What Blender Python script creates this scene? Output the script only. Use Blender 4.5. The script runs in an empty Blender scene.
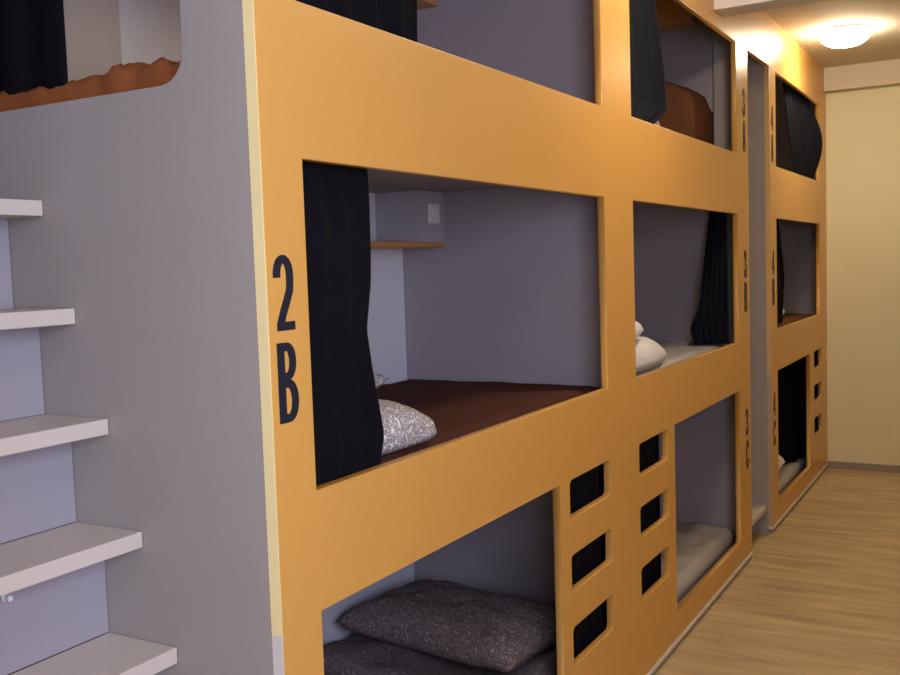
import bpy, bmesh, math, random
from mathutils import Vector, Matrix, noise
random.seed(7)
PI = math.pi
C = bpy.context.scene.collection
SC = bpy.context.scene

# ------------------------------------------------------------------ materials
def new_mat(name):
    m = bpy.data.materials.new(name); m.use_nodes = True
    nt = m.node_tree; b = nt.nodes['Principled BSDF']
    return m, nt, b

def rgb(c): return (c[0], c[1], c[2], 1)

def plain(name, col, rough=.5, var=.04, scale=6, bump=0, bscale=200, spec=.5, metallic=0, stretch=None, detail=3):
    """solid colour with a faint mottled variation and optional fine bump"""
    m, nt, b = new_mat(name)
    tc = nt.nodes.new('ShaderNodeTexCoord')
    mp = nt.nodes.new('ShaderNodeMapping'); nt.links.new(tc.outputs['Object'], mp.inputs[0])
    if stretch: mp.inputs['Scale'].default_value = stretch
    n = nt.nodes.new('ShaderNodeTexNoise'); n.inputs['Scale'].default_value = scale; n.inputs['Detail'].default_value = detail
    nt.links.new(mp.outputs[0], n.inputs['Vector'])
    mx = nt.nodes.new('ShaderNodeMix'); mx.data_type = 'RGBA'
    mx.inputs['A'].default_value = rgb([c*(1-var) for c in col]); mx.inputs['B'].default_value = rgb([min(1, c*(1+var)) for c in col])
    nt.links.new(n.outputs['Fac'], mx.inputs['Factor']); nt.links.new(mx.outputs['Result'], b.inputs['Base Color'])
    b.inputs['Roughness'].default_value = rough; b.inputs['Specular IOR Level'].default_value = spec
    b.inputs['Metallic'].default_value = metallic
    if bump:
        n2 = nt.nodes.new('ShaderNodeTexNoise'); n2.inputs['Scale'].default_value = bscale; n2.inputs['Detail'].default_value = 4
        nt.links.new(mp.outputs[0], n2.inputs['Vector'])
        bp = nt.nodes.new('ShaderNodeBump'); bp.inputs['Strength'].default_value = bump; bp.inputs['Distance'].default_value = .004
        nt.links.new(n2.outputs['Fac'], bp.inputs['Height']); nt.links.new(bp.outputs[0], b.inputs['Normal'])
    return m

def floor_mat():
    m, nt, b = new_mat('wood_vinyl')
    tc = nt.nodes.new('ShaderNodeTexCoord')
    mp = nt.nodes.new('ShaderNodeMapping'); nt.links.new(tc.outputs['Object'], mp.inputs[0])
    mp.inputs['Rotation'].default_value = (0, 0, PI/2)
    br = nt.nodes.new('ShaderNodeTexBrick')
    br.inputs['Scale'].default_value = 1; br.inputs['Brick Width'].default_value = 1.1; br.inputs['Row Height'].default_value = .15
    br.inputs['Mortar Size'].default_value = .0012
    br.inputs['Color1'].default_value = rgb(FLOOR1); br.inputs['Color2'].default_value = rgb(FLOOR2)
    br.inputs['Mortar'].default_value = rgb([c*.8 for c in FLOOR1])
    nt.links.new(mp.outputs[0], br.inputs['Vector'])
    mp2 = nt.nodes.new('ShaderNodeMapping'); mp2.inputs['Scale'].default_value = (9, 1.2, 1)
    nt.links.new(tc.outputs['Object'], mp2.inputs[0])
    n = nt.nodes.new('ShaderNodeTexNoise'); n.inputs['Scale'].default_value = 1.6; n.inputs['Detail'].default_value = 6; n.inputs['Distortion'].default_value = .6
    nt.links.new(mp2.outputs[0], n.inputs['Vector'])
    cr = nt.nodes.new('ShaderNodeValToRGB')
    cr.color_ramp.elements[0].position = .32; cr.color_ramp.elements[0].color = (.74, .70, .66, 1)
    cr.color_ramp.elements[1].position = .66; cr.color_ramp.elements[1].color = (1.12, 1.12, 1.1, 1)
    nt.links.new(n.outputs['Fac'], cr.inputs[0])
    mx = nt.nodes.new('ShaderNodeMix'); mx.data_type = 'RGBA'; mx.blend_type = 'MULTIPLY'; mx.inputs['Factor'].default_value = 1
    nt.links.new(br.outputs['Color'], mx.inputs['A']); nt.links.new(cr.outputs[0], mx.inputs['B'])
    nt.links.new(mx.outputs['Result'], b.inputs['Base Color'])
    b.inputs['Roughness'].default_value = .42
    return m

def pattern_mat(name, base, ink, scale=55, rough=.9):
    """printed cotton: curling light lines on a ground"""
    m, nt, b = new_mat(name)
    tc = nt.nodes.new('ShaderNodeTexCoord')
    n = nt.nodes.new('ShaderNodeTexNoise'); n.inputs['Scale'].default_value = scale*.35; n.inputs['Detail'].default_value = 1
    nt.links.new(tc.outputs['Object'], n.inputs['Vector'])
    v = nt.nodes.new('ShaderNodeTexNoise'); v.inputs['Scale'].default_value = scale; v.inputs['Detail'].default_value = 0; v.inputs['Distortion'].default_value = 2.2
    nt.links.new(tc.outputs['Object'], v.inputs['Vector'])
    mt = nt.nodes.new('ShaderNodeMath'); mt.operation = 'SUBTRACT'; mt.inputs[1].default_value = .5; nt.links.new(v.outputs['Fac'], mt.inputs[0])
    ab = nt.nodes.new('ShaderNodeMath'); ab.operation = 'ABSOLUTE'; nt.links.new(mt.outputs[0], ab.inputs[0])
    cr = nt.nodes.new('ShaderNodeValToRGB')
    cr.color_ramp.elements[0].position = .018; cr.color_ramp.elements[0].color = rgb(ink)
    cr.color_ramp.elements[1].position = .045; cr.color_ramp.elements[1].color = rgb(base)
    nt.links.new(ab.outputs[0], cr.inputs[0]); nt.links.new(cr.outputs[0], b.inputs['Base Color'])
    b.inputs['Roughness'].default_value = rough; b.inputs['Specular IOR Level'].default_value = .15
    return m

def emit_mat(name, col, strength):
    m, nt, b = new_mat(name)
    b.inputs['Base Color'].default_value = (.9, .88, .8, 1); b.inputs['Roughness'].default_value = .3
    b.inputs['Emission Color'].default_value = rgb(col); b.inputs['Emission Strength'].default_value = strength
    return m

ORANGE = (.62, .325, .075)
GREY = (.37, .33, .295)
FLOOR1 = (.54, .415, .235); FLOOR2 = (.51, .39, .215)
M = {}
M['orange'] = plain('orange_laminate', ORANGE, .33, .03, 3, .02, 350, spec=.38)
M['edge'] = plain('pale_yellow_edge', (.95, .78, .38), .5, .05, 8)
M['white_edge'] = plain('white_edge', (.72, .66, .60), .5, .03)
M['tan_edge'] = plain('tan_edge', (.52, .36, .24), .5, .03)
M['grey'] = plain('grey_laminate', GREY, .6, .06, 2.5, .02, 400, spec=.35)
M['grey_in'] = plain('grey_inner_laminate', (.335, .29, .305), .6, .05, 2.5, spec=.3)
M['white'] = plain('white_laminate', (.76, .75, .80), .55, .03, 4)
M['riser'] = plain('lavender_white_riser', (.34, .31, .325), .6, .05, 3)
M['head'] = plain('pale_grey_laminate', (.55, .49, .44), .6, .05, 3)
M['edge_warm'] = plain('warm_edge', (.72, .46, .19), .5, .05, 8)
M['box'] = plain('box_laminate', (.42, .39, .42), .6, .05, 3)
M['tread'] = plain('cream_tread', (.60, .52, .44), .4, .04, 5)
M['shelf'] = plain('orange_wood_shelf', (.55, .25, .08), .45, .08, 6, stretch=(1, 8, 8))
M['ink'] = plain('dark_ink', (.011, .012, .022), .7, .02, spec=.2)
M['curtain'] = plain('black_curtain_cloth', (.006, .0055, .007), 1, .2, 15, .2, 500, spec=.08)
M['curtain_blue'] = plain('dark_navy_curtain_cloth', (.006, .0075, .014), .8, .2, 15, .2, 500, spec=.14)
M['wall'] = plain('cream_paint', (.78, .72, .49), .8, .03, 3, .05, 120, spec=.2)
M['ceil'] = plain('ceiling_paint', (.66, .58, .47), .85, .02, 3, .04, 120, spec=.2)
M['beam'] = plain('beam_paint', (.82, .78, .77), .8, .02, 3, spec=.2)
M['skirt'] = plain('grey_skirting', (.30, .25, .21), .6, .04, 5)
M['floor'] = floor_mat()
M['rust'] = plain('rust_cotton', (.30, .095, .03), .9, .14, 14, .3, 60, spec=.1)
M['brown'] = plain('brown_blanket', (.085, .032, .022), .95, .12, 20, .3, 90, spec=.08)
M['brown_warm'] = plain('warm_brown_blanket', (.145, .058, .028), .95, .12, 14, .3, 60, spec=.08)
M['sheet'] = plain('pale_sheet', (.46, .42, .38), .9, .05, 8, .3, 30, spec=.1)
M['sheet_cool'] = plain('cool_white_sheet', (.50, .49, .50), .9, .05, 8, .3, 40, spec=.1)
M['pillow_white'] = plain('white_pillowcase', (.74, .72, .74), .9, .04, 10, .3, 50, spec=.1)
M['pattern'] = pattern_mat('scroll_printed_cotton', (.30, .27, .27), (.86, .84, .85), 40)
M['pattern_dark'] = pattern_mat('dark_scroll_printed_cotton', (.13, .095, .095), (.36, .30, .28), 42)
M['duvet'] = pattern_mat('grey_scroll_printed_cotton', (.11, .085, .09), (.26, .22, .22), 42)
M['metal'] = plain('satin_metal', (.55, .53, .50), .35, .03, 10, metallic=.8)
M['plastic'] = plain('white_plastic', (.78, .76, .78), .4, .02, 10)
M['lamp'] = emit_mat('lamp_glass', (1.0, .82, .58), 66)
M['lamp_soft'] = emit_mat('soft_lamp_glass', (1.0, .84, .60), 60)
M['lamp_dim'] = emit_mat('dim_lamp_glass', (1.0, .84, .60), 19)

# ------------------------------------------------------------------ mesh helpers
def link(name, me, mat, parent=None, smooth=False):
    o = bpy.data.objects.new(name, me); C.objects.link(o)
    if mat: me.materials.clear(); me.materials.append(mat)
    if smooth:
        for p in me.polygons: p.use_smooth = True
    if parent: o.parent = parent
    return o

def bm_obj(name, bm, mat, parent=None, smooth=False):
    bmesh.ops.recalc_face_normals(bm, faces=bm.faces)
    me = bpy.data.meshes.new(name); bm.to_mesh(me); bm.free()
    return link(name, me, mat, parent, smooth)

def add_box(bm, x0, x1, y0, y1, z0, z1, bev=0):
    vs = [bm.verts.new((x, y, z)) for x in (x0, x1) for y in (y0, y1) for z in (z0, z1)]
    fs = [(0, 1, 3, 2), (4, 6, 7, 5), (0, 4, 5, 1), (2, 3, 7, 6), (0, 2, 6, 4), (1, 5, 7, 3)]
    faces = [bm.faces.new([vs[i] for i in f]) for f in fs]
    if bev:
        es = list({e for f in faces for e in f.edges})
        bmesh.ops.bevel(bm, geom=es, offset=bev, segments=2, affect='EDGES', profile=.5)

def box(name, mat, x0, x1, y0, y1, z0, z1, parent=None, bev=0):
    bm = bmesh.new(); add_box(bm, min(x0, x1), max(x0, x1), min(y0, y1), max(y0, y1), min(z0, z1), max(z0, z1), bev)
    return bm_obj(name, bm, mat, parent)

def tag(o, label=None, cat=None, group=None, kind=None):
    if label: o['label'] = label
    if cat: o['category'] = cat
    if group: o['group'] = group
    if kind: o['kind'] = kind
    return o

def struct(o): o['kind'] = 'structure'; return o

def empty(name, loc=(0, 0, 0)):
    o = bpy.data.objects.new(name, None); C.objects.link(o); o.location = loc; o.empty_display_size = .1
    return o

def rounded(x0, x1, z0, z1, r=0, seg=6):
    if r <= 0: return [(x0, z0), (x1, z0), (x1, z1), (x0, z1)]
    pts = []
    for cx, cz, a in ((x1-r, z0+r, -PI/2), (x1-r, z1-r, 0), (x0+r, z1-r, PI/2), (x0+r, z0+r, PI)):
        for i in range(seg+1):
            t = a+PI/2*i/seg; pts.append((cx+r*math.cos(t), cz+r*math.sin(t)))
    return pts

def board(name, mat, outline, holes, thick, matrix, parent=None, bev=.002):
    """a flat board with cut-outs, from closed outlines in its own plane"""
    cu = bpy.data.curves.new(name, 'CURVE'); cu.dimensions = '2D'; cu.fill_mode = 'BOTH'
    cu.extrude = thick/2-bev; cu.bevel_depth = bev; cu.bevel_resolution = 1; cu.offset = -bev
    for pts in [outline]+holes:
        s = cu.splines.new('POLY'); s.points.add(len(pts)-1)
        for i, p in enumerate(pts): s.points[i].co = (p[0], p[1], 0, 1)
        s.use_cyclic_u = True
    tmp = bpy.data.objects.new('tmp', cu); C.objects.link(tmp)
    dg = bpy.context.evaluated_depsgraph_get()
    me = bpy.data.meshes.new_from_object(tmp.evaluated_get(dg))
    bpy.data.objects.remove(tmp); me.name = name
    me.transform(matrix)
    return link(name, me, mat, parent)

# local (u,v) -> world (x, *, z); board centred on y
def face_xz(y): return Matrix.Translation((0, y, 0)) @ Matrix.Rotation(PI/2, 4, 'X')
# local (u,v) -> world (*, y, z)
def face_yz(x): return Matrix(((0, 0, 1, x), (1, 0, 0, 0), (0, 1, 0, 0), (0, 0, 0, 1)))

# ------------------------------------------------------------------ soft things
def fbm(x, y, z=0, o=3):
    return noise.fractal(Vector((x, y, z)), 1.0, 2.0, o)

def pillow(name, mat, loc, size, rot=(0, 0, 0), seed=0, wr=.006, n=36, sag=0, rnd=0, pw=.55, flat=9):
    L, W, H = size
    bm = bmesh.new(); top = {}; bot = {}
    for i in range(n+1):
        for j in range(n+1):
            u = -1+2*i/n; v = -1+2*j/n
            # pinched corners: sides curve inwards a little
            px = u*L/2*(1-.07*(1-v*v)*abs(u)**2+.0)
            py = v*W/2*(1-.07*(1-u*u)*abs(v)**2)
            px = lerp(px, u*L/2*math.sqrt(1-v*v/2)*1.12, rnd); py = lerp(py, v*W/2*math.sqrt(1-u*u/2)*1.12, rnd)
            h = max(0, (1-abs(u)**3.2))**pw*max(0, (1-abs(v)**3.2))**pw
            w = wr*fbm(u*3+seed, v*3, seed)*2.0*min(1, h*2+.2)
            w += wr*.9*math.sin((u*2+v*1.3)*5+seed)*max(abs(u), abs(v))**4*h
            zt = H*.58*h+w; zb = -H*.42*h+w*.4-(1-h)*sag
            zb = max(zb, -flat)
            edge = i in (0, n) or j in (0, n)
            a = bm.verts.new((px, py, zt if not edge else w*.5)); top[i, j] = a
            bot[i, j] = a if edge else bm.verts.new((px, py, min(zb, zt-.002)))
    for i in range(n):
        for j in range(n):
            bm.faces.new((top[i, j], top[i+1, j], top[i+1, j+1], top[i, j+1]))
            f = (bot[i, j], bot[i, j+1], bot[i+1, j+1], bot[i+1, j])
            if len(set(f)) > 2:
                try: bm.faces.new(f)
                except ValueError: pass
    o = bm_obj(name, bm, mat, None, True)
    o.location = loc; o.rotation_euler = rot
    # hem seam running around the edge
    b2 = bmesh.new(); ring = []
    me = o.data
    return o

def slab(name, mat, x0, x1, y0, y1, z0, z1, parent=None, r=.03, wr=.004, seed=0, step=.03, fs=4, ridge=None):
    """a soft rounded slab with gentle wrinkles on its top (mattress, folded blanket)"""
    nx = max(8, int((x1-x0)/step)); ny = max(8, int((y1-y0)/step))
    bm = bmesh.new(); H = z1-z0; r = min(r, H/2.05)
    def inset(t, d, n):  # distance from edge
        return
    top = {}; 
    def ax(a0, a1, k, n):   # denser near the edges
        return a0+(a1-a0)*k/n
    for i in range(nx+1):
        for j in range(ny+1):
            x = ax(x0, x1, i, nx); y = ax(y0, y1, j, ny)
            d = min(x-x0, x1-x, y-y0, y1-y)
            e = max(0, 1-d/r)
            drop = r*(1-math.sqrt(max(0, 1-e*e)))
            w = wr*fbm(x*fs+seed*3.1, y*fs, seed)*1.6*min(1, d/r+.1)
            if ridge: w += ridge(x, y)
            top[i, j] = bm.verts.new((x, y, z1-drop*.9+w))
    for i in range(nx):
        for j in range(ny): bm.faces.new((top[i, j], top[i+1, j], top[i+1, j+1], top[i, j+1]))
    # skirt down the sides
    loop = [top[i, 0] for i in range(nx+1)]+[top[nx, j] for j in range(1, ny+1)]+[top[i, ny] for i in range(nx-1, -1, -1)]+[top[0, j] for j in range(ny-1, 0, -1)]
    prev = loop
    cx, cy = (x0+x1)/2, (y0+y1)/2
    for k, (zz, ins) in enumerate(((z0+r*.5, 0), (z0+r*.15, .3), (z0, 1))):
        cur = []
        for v in loop:
            dx = -1 if v.co.x > x1-1e-5 else (1 if v.co.x < x0+1e-5 else 0)
            dy = -1 if v.co.y > y1-1e-5 else (1 if v.co.y < y0+1e-5 else 0)
            cur.append(bm.verts.new((v.co.x+dx*ins*r*.5, v.co.y+dy*ins*r*.5, zz)))
        for q in range(len(loop)):
            bm.faces.new((prev[q], cur[q], cur[(q+1) % len(loop)], prev[(q+1) % len(loop)]))
        prev = cur
    bm.faces.new(prev[::-1])
    return bm_obj(name, bm, mat, parent, True)

def lerp(a, b, t): return a+(b-a)*t
def along(pts, s):
    L = [0]
    for a, b in zip(pts, pts[1:]): L.append(L[-1]+math.dist(a, b))
    d = s*L[-1]
    for k in range(len(pts)-1):
        if d <= L[k+1] or k == len(pts)-2:
            t = (d-L[k])/max(1e-9, L[k+1]-L[k]); a, b = pts[k], pts[k+1]
            nx, ny = -(b[1]-a[1]), b[0]-a[0]; q = math.hypot(nx, ny)
            return (lerp(a[0], b[0], t), lerp(a[1], b[1], t), nx/q, ny/q)

def curtain(name, mat, top, bot, z1, z0, folds=7, amp=.014, seed=0, prof=None, n=None, m=40, hem=0):
    """hanging cloth gathered into folds between a top line and a bottom line (plan points)"""
    n = n or folds*12
    folds *= .62
    bm = bmesh.new(); g = {}
    for i in range(n+1):
        s = i/n
        for j in range(m+1):
            t = j/m
            a = along(top, s); b = along(bot, s)
            x = lerp(a[0], b[0], t); y = lerp(a[1], b[1], t); nx = lerp(a[2], b[2], t); ny = lerp(a[3], b[3], t)
            ph = 2*PI*folds*(s+.035*math.sin(2.2*t+seed)*math.sin(PI*s)+.10*fbm(s*2.3, t*.5, seed)*math.sin(PI*s))
            A = amp*(.6+.45*t)*(.75+.9*abs(fbm(s*5, t*1.6, seed+9)))
            off = A*math.sin(ph)+A*.25*math.sin(2*ph+1)
            tx = A*.35*math.cos(ph)
            dx = dy = 0
            if prof: dx, dy = prof(s, t)
            x += nx*off+tx*ny*.5+dx; y += ny*off+dy
            z = lerp(z1, z0, t)+(hem*math.sin(ph) if t > .98 else 0)
            g[i, j] = bm.verts.new((x, y, z))
    for i in range(n):
        for j in range(m): bm.faces.new((g[i, j], g[i+1, j], g[i+1, j+1], g[i, j+1]))
    o = bm_obj(name, bm, mat, None, True)
    md = o.modifiers.new('thickness', 'SOLIDIFY'); md.thickness = .0025; md.offset = 0
    return o

def copy_tree(o, parent=None, off=None):
    c = o.copy(); C.objects.link(c)
    if parent: c.parent = parent
    if off: c.location = (o.location[0]+off[0], o.location[1]+off[1], o.location[2]+off[2])
    for ch in [k for k in bpy.data.objects if k.parent == o]: copy_tree(ch, c)
    return c

# ------------------------------------------------------------------ dimensions
ZC = 3.007          # ceiling
XE = 6.462          # end wall
W1 = 3.925          # length of the first bunk block
G = 4.459           # where the second block starts
D = .92             # depth of the bunks
YR = -2.05          # opposite wall of the corridor
XB = -4.2           # wall behind the camera
HT = 2.722          # top of the bunk fronts
TB = .026           # thickness of the orange board
RECT = {1: (.153, .950), 2: (1.199, 1.859), 3: (2.1645, 2.7164)}
HOLES = [(.824, .948), (.587, .7046), (.342, .469)]
DECK = {1: .085, 2: 1.030, 3: 1.955}     # top of each deck

# ------------------------------------------------------------------ the setting
struct(box('floor', M['floor'], XB-.1, XE+.1, YR-.1, 1.05, -.1, 0))
struct(box('ceiling', M['ceil'], XB-.1, XE+.1, YR-.1, 1.05, ZC, ZC+.1))
struct(box('wall_end', M['wall'], XE, XE+.1, YR-.1, 1.05, 0, ZC))
struct(box('wall_far', M['white'], -.66, XE, 1.0, 1.1, 0, ZC))
struct(box('wall_left', M['grey'], XB, -.661, 0, 1.05, 0, ZC))
struct(box('trim_1', M['orange'], -.66, XE, 0, TB, HT+.0005, ZC))                  # header that runs on over both bunk blocks and the gap
struct(box('trim_2', M['beam'], 3.264, 3.43, YR, -.0005, 2.79, ZC))                # beam across the corridor
struct(box('trim_3', M['ceil'], 6.372, XE, YR, -.0005, 2.838, ZC))                 # beam along the end wall
struct(box('baseboard_end', M['skirt'], XE-.012, XE, YR, -.002, 0, .055))
struct(box('baseboard_right', M['skirt'], XB, XE-.012, YR, YR+.012, 0, .055))
# wall opposite the bunks, with a window that lets the daylight in
wx0, wx1, wz0, wz1 = -3.4, -.3, 1.25, 2.6
struct(board('wall_right', M['wall'], rounded(XB-.1, XE+.1, 0, ZC), [rounded(wx0, wx1, wz0, wz1)], .1, face_xz(YR-.05), bev=.0005))
struct(box('wall_behind', M['wall'], XB-.1, XB, YR, 0, 0, ZC))
bm = bmesh.new()
for a, b, c, d in ((wx0, wx1, wz0, wz0+.05), (wx0, wx1, wz1-.05, wz1), (wx0, wx0+.05, wz0, wz1), (wx1-.05, wx1, wz0, wz1), ((wx0+wx1)/2-.03, (wx0+wx1)/2+.03, wz0, wz1)):
    add_box(bm, a, b, YR-.08, YR-.03, c, d)
win = struct(bm_obj('window_1', bm, M['plastic']))

# ------------------------------------------------------------------ bunk blocks
STROKE = [0]
def ribbon(bm, pts, w, closed=False, y=0, h=.0008, wz=None):
    """thick stroke along a path; wz narrows the stroke where the path runs level"""
    q0 = [pts[0]]
    for p in pts[1:]:
        if math.dist(p, q0[-1]) > .0012: q0.append(p)
    pts = q0; STROKE[0] += 1; h = .0007+.00006*(STROKE[0] % 9)
    n = len(pts); L = []; R_ = []
    for i in range(n):
        a = pts[max(0, i-1)]; b = pts[min(n-1, i+1)]
        dx, dz = b[0]-a[0], b[1]-a[1]; q = math.hypot(dx, dz) or 1
        nx, nz = -dz/q, dx/q
        ww = w*nx*nx+(wz or w)*nz*nz
        L.append((pts[i][0]+nx*ww/2, pts[i][1]+nz*ww/2)); R_.append((pts[i][0]-nx*ww/2, pts[i][1]-nz*ww/2))
    f = []
    for (x, z) in L+R_: f.append((bm.verts.new((x, y, z)), bm.verts.new((x, y-h, z))))
    for i in range(n-1):
        a, b, c, d = f[i], f[i+1], f[n+i+1], f[n+i]
        bm.faces.new((a[1], b[1], c[1], d[1]))
        bm.faces.new((a[0], b[0], b[1], a[1])); bm.faces.new((d[0], c[0], c[1], d[1]))

def arc(cx, cz, rx, rz, a0, a1, n=12):
    return [(cx+rx*math.cos(math.radians(lerp(a0, a1, i/n))), cz+rz*math.sin(math.radians(lerp(a0, a1, i/n)))) for i in range(n+1)]

def glyph(bm, ch, x, z, w, h, sw):
    """condensed bold sign lettering, box (x,z) lower left, size (w,h), stroke sw"""
    X = lambda a: x+a*w; Z = lambda a: z+a*h
    hx = sw/2/w; hz = sw*.78/2/h; wz = sw*.78
    def P(l): return [(X(a), Z(b)) for a, b in l]
    if ch == '2':
        ribbon(bm, P([(hx, .70)])+P(arc(.5, .74, .5-hx, .26-hz, 180, 0, 16))+P([(1-hx, .66), (.80, .54), (.62, .38), (.42, .22), (.30, .10), (.27, .02)]), sw, wz=wz)
        ribbon(bm, P([(0.09, hz), (1, hz)]), wz)
    elif ch in '3B':
        if ch == 'B': ribbon(bm, P([(hx, 0), (hx, 1)]), sw)
        s0 = .12 if ch == 'B' else .45
        ribbon(bm, P([(s0, 1-hz)])+P(arc(.48, .76, .46-hx, .24-hz, 90, -90, 14))+P([(s0, .52)]), sw, wz=wz)
        ribbon(bm, P([(s0, .52)])+P(arc(.50, .27, .50-hx, .27-hz, 90, -90, 14))+P([(s0, hz)]), sw, wz=wz)
        if ch == '3':
            ribbon(bm, P(arc(.48, .76, .48-hx, .24-hz, 90, 180, 8))+P([(hx, .70)]), sw, wz=wz)
            ribbon(bm, P(arc(.48, .27, .48-hx, .27-hz, 270, 180, 8))+P([(hx, .32)]), sw, wz=wz)
    elif ch == '4':
        ribbon(bm, P([(.72, 0), (.72, 1)]), sw)
        ribbon(bm, P([(.66, .97), (.14, .30)]), sw*.75)
        ribbon(bm, P([(0.03, .26), (1, .26)]), wz)
    elif ch == 'A':
        ribbon(bm, P([(hx, 0), (.5-.08, 1)]), sw); ribbon(bm, P([(1-hx, 0), (.5+.08, 1)]), sw)
        ribbon(bm, P([(.2, .28), (.8, .28)]), wz)
    elif ch == 'C':
        ribbon(bm, P([(1-hx, .66)])+P(arc(.5, .72, .5-hx, .28-hz, 0, 180, 14))+P(arc(.5, .28, .5-hx, .28-hz, 180, 360, 14))+P([(1-hx, .34)]), sw, wz=wz)

def sign(text, x, ztop, parent, w=.060):
    bm = bmesh.new()
    glyph(bm, text[0], x, ztop-.145, w, .145, .0215)
    glyph(bm, text[1], x+.002, ztop-.323, w, .155, .0215)
    bmesh.ops.recalc_face_normals(bm, faces=bm.faces)
    o = bm_obj('number_sign', bm, M['ink'], parent); o['label'] = 'dark painted bunk number '+text
    return o

TOPS = {1: .836, 2: 1.672, 3: 2.508}

def block(x0, x1, cells, label, signs, high='edge', low='white_edge'):
    root = empty('bunk_bed_block', (x0, 0, 0)); tag(root, label, 'bunk bed')
    inv = Matrix.Translation((-x0, 0, 0))
    def P(o): o.data.transform(inv); o.parent = root; return o
    # orange front with the openings and ladder holes
    holes = []
    for c in cells:
        holes.append(rounded(c['x0'], c['x1'], *RECT[3])); holes.append(rounded(c['x0'], c['x1'], *RECT[2]))
        holes.append(rounded(c['l0'], c['l1'], *RECT[1]))
        for z0, z1 in HOLES: holes.append(rounded(c['h0'], c['h1'], z0, z1, .018, 4))
    P(board('front_panel', M['orange'], rounded(x0+.0015, x1, .042, HT), holes, TB, face_xz(TB/2), None, bev=.0022))
    P(box('edge_band', M[high], x0, x0+.0014, .0005, TB, .94, HT))
    e = P(box('edge_band', M[low], x0, x0+.0014, .0005, TB, .042, .94)); e['label'] = 'lower edge band in a paler tone'
    P(box('bottom_strip', M['white_edge'], x0, x1, -.004, TB, .026, .0415))
    P(box('plinth', M['skirt'], x0+.003, x1-.003, .004, .024, 0, .0255))
    # side, partition and back panels
    so = [rounded(.183, .86, 2.012, 2.66, .062)]
    P(board('side_panel', M['grey'], rounded(TB+.0005, D+.02, .0, ZC-.001), so, .018, face_yz(x0+.0095), None, bev=.001))
    ends = []
    for k, c in enumerate(cells):
        last = k == len(cells)-1
        px = x1-.02 if last else c['px']
        P(box('side_panel' if last else 'partition', M['grey_in'], px, px+.018, TB+.0005, D+.02, 0, ZC-.001)); ends.append(px)
    P(box('back_panel', M['white'], x0+.02, x1-.021, D+.001, D+.018, .001, ZC-.001))
    lo = x0+.0195
    for k, c in enumerate(cells):
        hi = ends[k]-.0005
        c['lo'], c['hi'] = lo, hi
        for t, z in DECK.items():
            P(box('deck', M['grey_in'], lo, hi, TB+.001, D, z-.026, z))
            # corner shelf with a boxed-in riser and a socket, a reading light on the back wall
            sx = -1 if c['foot'] == 'hi' else 1
            f = hi-.0005 if c['foot'] == 'hi' else lo+.0005
            zs = z+.705; zt = {1: 1.003, 2: 1.928, 3: ZC-.002}[t]
            if t == 1: continue
            P(box('shelf', M['shelf'], f, f+sx*.62, .72, D-.001, zs-.02, zs, bev=.002))
            P(box('cable_box', M['box'], f, f+sx*.185, .722, D-.001, zs+.0005, zt))
            s = P(box('socket', M['plastic'], f+sx*.05, f+sx*.125, .712, .7215, zs+.07, zs+.145, bev=.003))
            b2 = bmesh.new()
            add_box(b2, f+sx*.0875-.018, f+sx*.0875+.018, .7095, .7118, zs+.09, zs+.125, .001)
            b = bm_obj('rocker', b2, M['white'], None); b.data.transform(inv); b.parent = s
            b2 = bmesh.new(); add_box(b2, f+sx*.31-.13, f+sx*.31, .865, D-.001, zt-.068, zt-.03, .006)
            P(bm_obj('reading_light', b2, M['plastic'], None))
        lo = ends[k]+.0185
    if x0 == 0:
        P(box('curtain_hook', M['metal'], 3.885, 3.9045, .185, .205, 1.838, 1.862))
        P(box('corner_post', M['grey'], 3.878, 3.9045, .055, .165, 2.062, 2.84))
        P(box('upper_shelf', M['shelf'], 3.74, 3.9045, .24, .90, 2.87, 2.89)); P(box('upper_shelf', M['shelf'], 3.74, 3.76, .24, .90, 2.8905, 3.0))
    if x0 == 0:   # grey board fixed on the rear wall of the top bunk
        P(box('head_board', M['head'], .021, .516, D-.012, D, 1.96, 2.95))
    for t, x in signs: 
        for q, tier in (('A', 3), ('B', 2), ('C', 1)):
            o = sign(t+q, x, TOPS[tier], None); P(o)
    return root

cellA = dict(x0=.126, x1=1.780, l0=.126, l1=1.3416, h0=1.4218, h1=1.7864, px=1.935, foot='hi')
cellB = dict(x0=2.076, x1=3.676, l0=2.544, l1=3.676, h0=2.094, h1=2.4474, px=0, foot='lo')
cellC = dict(x0=4.634, x1=6.150, l0=4.634, l1=5.718, h0=5.8954, h1=6.2118, px=0, foot='lo')
blockA = block(0, W1, [cellA, cellB], 'long orange-fronted three-tier bunk block, nearest, grey side by the stairs, two bunks wide', (('2', .020), ('3', 3.802)))
blockB = block(G, XE-.001, [cellC], 'short orange-fronted three-tier bunk block, furthest down the corridor against the cream end wall', (('4', G+.040),), 'edge_warm', 'tan_edge')

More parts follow.
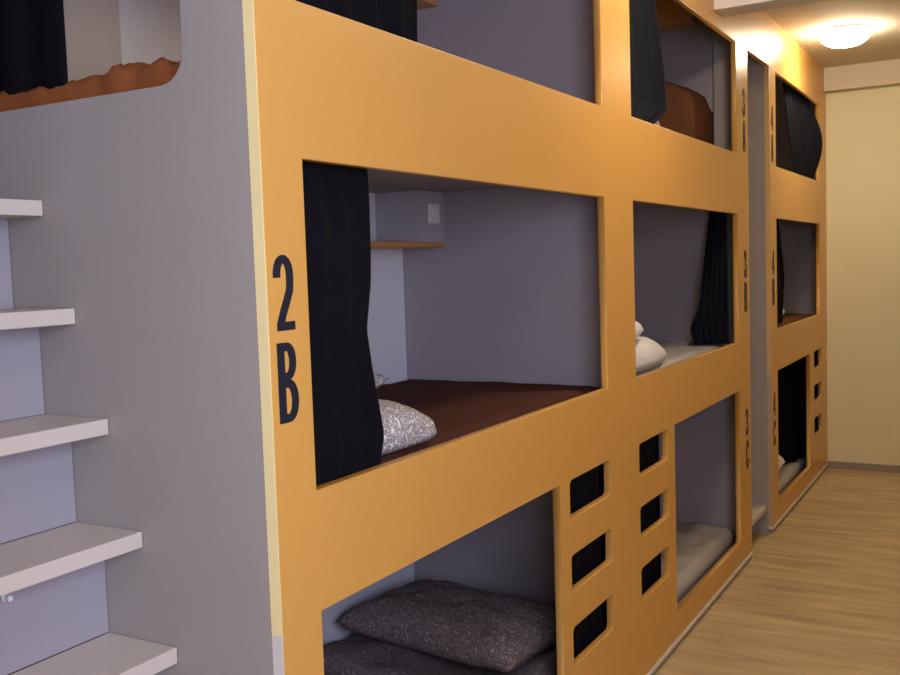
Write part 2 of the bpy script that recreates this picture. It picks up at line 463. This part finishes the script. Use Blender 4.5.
# ------------------------------------------------------------------ ladder stairs
def stairs(xa, xb, label):
    root = empty('staircase', (xa, 0, 0)); tag(root, label, 'stairs', 'steep stairs between the bunk blocks')
    w = xb-xa
    for k in range(8):
        z = 1.8105-.2341*k; y = .610-.0826*k
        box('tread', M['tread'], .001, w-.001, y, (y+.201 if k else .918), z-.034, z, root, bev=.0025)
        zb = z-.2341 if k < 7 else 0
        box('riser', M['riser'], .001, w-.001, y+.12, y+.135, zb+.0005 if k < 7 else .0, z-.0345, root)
    return root
st = stairs(-.66, -.0005, 'cream steep stair treads with pale risers at the left edge of the photo')
st2 = stairs(W1+.0005, G-.0005, 'low cream step and stairs in the narrow gap between the two orange bunk blocks')
def hook(x, y, z, parent):
    bm = bmesh.new()
    bmesh.ops.create_cone(bm, cap_ends=True, segments=20, radius1=.009, radius2=.009, depth=.004, matrix=Matrix.Translation((x, y-.002, z)) @ Matrix.Rotation(PI/2, 4, 'X'))
    bmesh.ops.create_uvsphere(bm, u_segments=14, v_segments=8, radius=.007, matrix=Matrix.Translation((x, y-.014, z)))
    bmesh.ops.create_cone(bm, cap_ends=True, segments=12, radius1=.004, radius2=.004, depth=.014, matrix=Matrix.Translation((x, y-.009, z)) @ Matrix.Rotation(PI/2, 4, 'X'))
    return bm_obj('knob', bm, M['plastic'], parent, True)
hook(.416, .482, 1.027, st)

# ------------------------------------------------------------------ mattresses and bedding
def mattress(c, tier, mat, label, z1=None, ridge=None, wr=.004, seed=0, fs=4):
    fine = tier == 3 and c is cellA
    z0 = DECK[tier]+.0005
    o = slab('mattress', mat, c['lo']+.012, c['hi']-.012, .085, D-.012, z0, z1 or z0+.10, None, r=.012 if fine else .03, wr=wr, seed=seed, ridge=ridge, fs=fs, step=.012 if fine else .03)
    tag(o, label, 'mattress', 'bunk mattresses'); return o

def crumple(x, y):   # ruck of cloth by the side opening
    k = 1 if x < .5 else .4
    g = .014*math.exp(-((y-.40+.25*(x-.05))/.045)**2)+.009*math.exp(-((y-.285-.3*(x-.05))/.030)**2)+.012*math.exp(-((y-.20)/.04)**2)
    g += .004*math.sin(y*46+x*22)*math.exp(-((y-.3)/.12)**2)
    return g*k
mattress(cellA, 3, M['rust'], 'mattress in a rust brown sheet showing in the rounded side opening at upper left', 2.062, crumple, .011, 3, 15)
mattress(cellA, 2, M['sheet_cool'], 'mattress under the dark brown blanket in the middle bunk marked 2B', 1.160)
mattress(cellA, 1, M['duvet'], 'mattress in the dark lowest bunk under the folded grey duvet', .185)
mattress(cellB, 3, M['sheet_cool'], 'mattress in the top bunk of the second column, behind the brown folded blanket', 2.056)
mattress(cellB, 2, M['sheet_cool'], 'pale mattress under two white pillows in the middle bunk of the second column', 1.182, None, .004, 5)
def wrk(x, y): return .012*math.sin((x*1.0+y*2.2)*9)*math.exp(-((y-.3)/.25)**2)*.6
mattress(cellB, 1, M['sheet'], 'mattress in a crumpled beige sheet in the lowest bunk right of the ladder holes', .172, wrk, .014, 6, 5)
mattress(cellC, 3, M['sheet_cool'], 'mattress in the furthest top bunk behind the bulging navy curtain', 2.056)
mattress(cellC, 2, M['brown_warm'], 'mattress in a warm brown cover in the furthest middle bunk', 1.196, None, .004, 8)
mattress(cellC, 1, M['sheet'], 'mattress in a beige sheet in the furthest lowest bunk below a black curtain', .160, None, .006, 9)

o = slab('blanket', M['brown'], cellA['lo']+.25, cellA['hi']-.012, .078, D-.006, 1.1665, 1.193, None, r=.012, wr=.004, seed=11)
tag(o, 'dark brown blanket spread flat over the bed in the middle bunk marked 2B', 'blanket')
o = pillow('pillow', M['pattern'], (.420, .290, 1.2155), (.70, .44, .175), (.0, 0, -.07), 2, .003, rnd=.35, pw=.36, flat=.016)
tag(o, 'white and grey scroll-patterned pillow beside the black curtain in the middle bunk marked 2B', 'pillow')
o = pillow('pillow', M['pattern'], (.85, .70, 1.243), (.56, .44, .12), (-.08, -.14, -.1), 5, .004, pw=.42)
tag(o, 'white scroll-patterned pillow behind the other, only its corner showing, in the bunk marked 2B', 'pillow')

def foldridge(x, y): return .012*math.sin(y*9+1)+.010*math.sin(x*7)
o = slab('folded_duvet', M['duvet'], 1.02, 1.92, .09, .90, .190, .238, None, r=.045, wr=.012, seed=12, ridge=foldridge, fs=5)
tag(o, 'dark grey patterned duvet folded under the pillow in the lowest bunk, bottom layer', 'duvet')
o = slab('folded_duvet', M['duvet'], 1.14, 1.92, .085, .89, .268, .318, None, r=.04, wr=.010, seed=15, ridge=foldridge, fs=5)
tag(o, 'dark grey patterned duvet folded right under the pillow in the lowest bunk, upper layer', 'duvet')
o = pillow('pillow', M['pattern_dark'], (1.51, .475, .385), (.46, .76, .15), (0, 0, -.14), 9, .004, sag=.01, pw=.42)
tag(o, 'plump dark grey patterned pillow on the folded duvet in the lowest bunk, bottom centre', 'pillow')

o = pillow('pillow', M['pillow_white'], (2.44, .30, 1.222), (.78, .44, .17), (0, 0, 0), 4, .004, rnd=.5, pw=.42, flat=.035)
tag(o, 'white pillow in the middle bunk of the second column, lower of the two', 'pillow')
o = pillow('pillow', M['pillow_white'], (2.30, .30, 1.350), (.52, .42, .10), (0, 0, .03), 6, .004, rnd=.6, pw=.45)
tag(o, 'white pillow in the middle bunk of the second column, stacked on top', 'pillow')
o = pillow('pillow', M['pillow_white'], (2.47, .25, 2.175), (.54, .34, .25), (.06, 0, .0), 7, .004, rnd=.2, pw=.36, flat=.11)
tag(o, 'white pillow corner below the curtain in the top bunk of the second column', 'pillow')
o = pillow('pillow', M['pillow_white'], (4.96, .26, 1.268), (.60, .38, .15), (0, 0, 0), 8, .004, pw=.4)
tag(o, 'white pillow by the black curtain in the furthest middle bunk', 'pillow')
o = pillow('pillow', M['pillow_white'], (4.98, .29, .27), (.60, .42, .24), (0, 0, 0), 10, .004)
tag(o, 'white pillow at the left edge of the furthest lowest bunk', 'pillow')
# folded brown blanket pushed up against the partition of the top bunk
o = slab('folded_blanket', M['brown_warm'], 3.50, 3.875, .17, .62, 2.058, 2.50, None, r=.09, wr=.018, seed=21, ridge=lambda x, y: (y-.2)*.42)
tag(o, 'bundled brown blanket against the end partition of the top bunk, beside the grey post', 'blanket')

# ------------------------------------------------------------------ curtains
CG = 'curtains drawn aside in the bunks'
def cur(o, label): return tag(o, label, 'curtain', CG)
def profA2(s, t):
    d = 0
    for tt, v in ((0, 0), (.42, -.004), (.56, -.024), (.75, .0), (.9, .022), (1, -.004)):
        d += 0
    pts = ((0, 0), (.42, -.006), (.56, -.026), (.75, .0), (.89, .020), (1, -.008))
    for (a, va), (b, vb) in zip(pts, pts[1:]):
        if a <= t <= b: d = lerp(va, vb, (t-a)/(b-a)); break
    return d*s, 0
cur(curtain('curtain', M['curtain'], [(.115, .052), (.418, .052)], [(.110, .048), (.402, .046)], 1.918, 1.180, 6, .011, 1, profA2), 'black curtain bunched at the left of the middle bunk beside the number 2B')
cur(curtain('curtain', M['curtain'], [(.10, .052), (.70, .052)], [(.10, .052), (.655, .052)], 2.95, 2.075, 9, .012, 2), 'black curtain at the top edge of the photo in the top bunk above 2B')
cur(curtain('curtain', M['curtain'], [(.045, .565), (.045, .90)], [(.045, .56), (.045, .90)], 2.95, 2.052, 4, .010, 3), 'black curtain hanging in the side opening at the upper left corner')
cur(curtain('curtain', M['curtain'], [(1.42, .052), (1.90, .052)], [(1.42, .052), (1.88, .052)], .998, .192, 10, .010, 4), 'black curtain behind the ladder holes of the nearest lowest bunk')
cur(curtain('curtain', M['curtain_blue'], [(3.85, .185), (3.70, .058)], [(3.62, .215), (3.69, .055)], 1.918, 1.192, 8, .012, 5, lambda s, t: (0, .03*(1-s)*math.exp(-((t-.88)/.09)**2))), 'navy-black curtain at the right of the middle bunk in the second column')
cur(curtain('curtain', M['curtain_blue'], [(2.02, .052), (2.38, .052)], [(2.02, .052), (2.69, .054)], 2.95, 2.17, 8, .012, 6, lambda s, t: (.05*s*math.sin(PI*t)-.24*s*max(0, (t-.89)/.11), 0)), 'dark curtain at the left of the top bunk in the second column')
cur(curtain('curtain', M['curtain'], [(2.02, .052), (2.485, .052)], [(2.02, .052), (2.485, .052)], .998, .195, 9, .010, 7), 'black curtain behind the ladder holes of the second column')
def bulge(s, t): return 0, -.11*math.sin(PI*min(1, max(0, (t-.15)/.85)))**1.2*max(0, s-.45)*1.8*(1 if s < .93 else 1)
cur(curtain('curtain', M['curtain_blue'], [(5.05, .06), (6.10, .055)], [(5.62, .06), (6.12, .055)], 2.95, 2.10, 9, .014, 8, lambda s, t: (0, -.085*math.sin(PI*max(0, min(1, (t-.3)/.62)))*max(0, s-.4)*1.6 if t > .3 else 0)), 'navy curtain bulging out of the furthest top bunk near the ceiling lamp')
cur(curtain('curtain', M['curtain'], [(4.52, .052), (4.93, .052)], [(4.52, .056), (5.05, .056)], 1.918, 1.215, 7, .012, 9, lambda s, t: (.12*s*math.sin(PI*t**1.3), 0)), 'black curtain at the left of the furthest middle bunk')
cur(curtain('curtain', M['curtain'], [(5.46, .30), (5.74, .13), (6.36, .052)], [(5.46, .30), (5.74, .13), (6.36, .052)], .998, .172, 12, .012, 10), 'black curtain filling the furthest lowest bunk beside its ladder holes')

# curtain rails, one per bunk, fixed behind the orange fronts
def rail(c, z, root, x0):
    bm = bmesh.new()
    bmesh.ops.create_cone(bm, cap_ends=True, segments=12, radius1=.006, radius2=.006, depth=c['hi']-c['lo'], matrix=Matrix.Translation(((c['hi']+c['lo'])/2-x0, .052, z)) @ Matrix.Rotation(PI/2, 4, 'Y'))
    return bm_obj('curtain_rail', bm, M['metal'], root, True)
for c, root, x0 in ((cellA, blockA, 0), (cellB, blockA, 0), (cellC, blockB, G)):
    for z in (.985, 1.905, 2.94): rail(c, z, root, x0)

# ------------------------------------------------------------------ ceiling lamps
def lamp(x, y, label, glass='lamp'):
    root = empty('ceiling_light', (x, y, ZC)); tag(root, label, 'ceiling light', 'round ceiling lights along the corridor')
    def lathe(name, prof, mat):
        bm = bmesh.new(); n = 48; rings = []
        for r, z in prof: rings.append([bm.verts.new((r*math.cos(2*PI*i/n), r*math.sin(2*PI*i/n), z)) for i in range(n)] if r > 0 else [bm.verts.new((0, 0, z))])
        for a, b in zip(rings, rings[1:]):
            for i in range(n):
                if len(b) == 1: bm.faces.new((a[i], a[(i+1) % n], b[0]))
                else: bm.faces.new((a[i], a[(i+1) % n], b[(i+1) % n], b[i]))
        return bm_obj(name, bm, mat, root, True)
    lathe('rim', [(.130, -.0005), (.146, -.002), (.146, -.012), (.130, -.014)], M['plastic'])
    lathe('glass_dome', [(.130, -.014), (.142, -.022)]+[(.145*math.cos(a)**.8, -.030-.072*math.sin(a)) for a in [PI/2*k/12 for k in range(0, 12)]]+[(0, -.102)], M[glass])
    return root
lamp(5.14, -.315, 'round glowing dome lamp on the ceiling near the end wall', 'lamp_soft')
lamp(2.05, -.64, 'round dome lamp on the ceiling above the nearest bunk block, out of frame')
lamp(-.95, -1.0, 'round dome lamp on the ceiling behind the photographer', 'lamp_dim')

# ------------------------------------------------------------------ daylight
w = bpy.data.worlds.new('World'); SC.world = w; w.use_nodes = True
w.node_tree.nodes['Background'].inputs[0].default_value = (.55, .68, 1.0, 1); w.node_tree.nodes['Background'].inputs[1].default_value = 1.0
def area(name, loc, rot, sx, sy, power, col):
    l = bpy.data.lights.new(name, 'AREA'); l.shape = 'RECTANGLE'; l.size = sx; l.size_y = sy; l.energy = power; l.color = col
    o = bpy.data.objects.new(name, l); C.objects.link(o); o.location = loc; o.rotation_euler = rot
    return o
area('window_daylight', ((wx0+wx1)/2, YR-.12, (wz0+wz1)/2), (PI/2, 0, 0), 3.1, 1.3, 100, (.66, .71, 1.0))

# ------------------------------------------------------------------ camera
cam = bpy.data.cameras.new('camera'); co = bpy.data.objects.new('camera', cam); C.objects.link(co)
f = 983.38; yaw, pitch, roll = [math.radians(a) for a in (29.7493, -4.1529, -1.8751)]
fw = Vector((math.cos(yaw)*math.cos(pitch), math.sin(yaw)*math.cos(pitch), math.sin(pitch)))
rt = Vector((math.sin(yaw), -math.cos(yaw), 0)); up = rt.cross(fw)
r2 = math.cos(roll)*rt+math.sin(roll)*up; u2 = -math.sin(roll)*rt+math.cos(roll)*up
mw = Matrix.Identity(4)
for i in range(3): mw[i][0] = r2[i]; mw[i][1] = u2[i]; mw[i][2] = -fw[i]
mw.translation = Vector((-1.4307, -1.2099, 1.64))
co.matrix_world = mw
cam.sensor_width = 36; cam.lens = f*36/900; cam.clip_start = .05
SC.camera = co

vs = SC.view_settings; vs.view_transform = 'Standard'; vs.look = 'None'; vs.gamma = 1; vs.use_curve_mapping = False
vs.exposure = 0.29
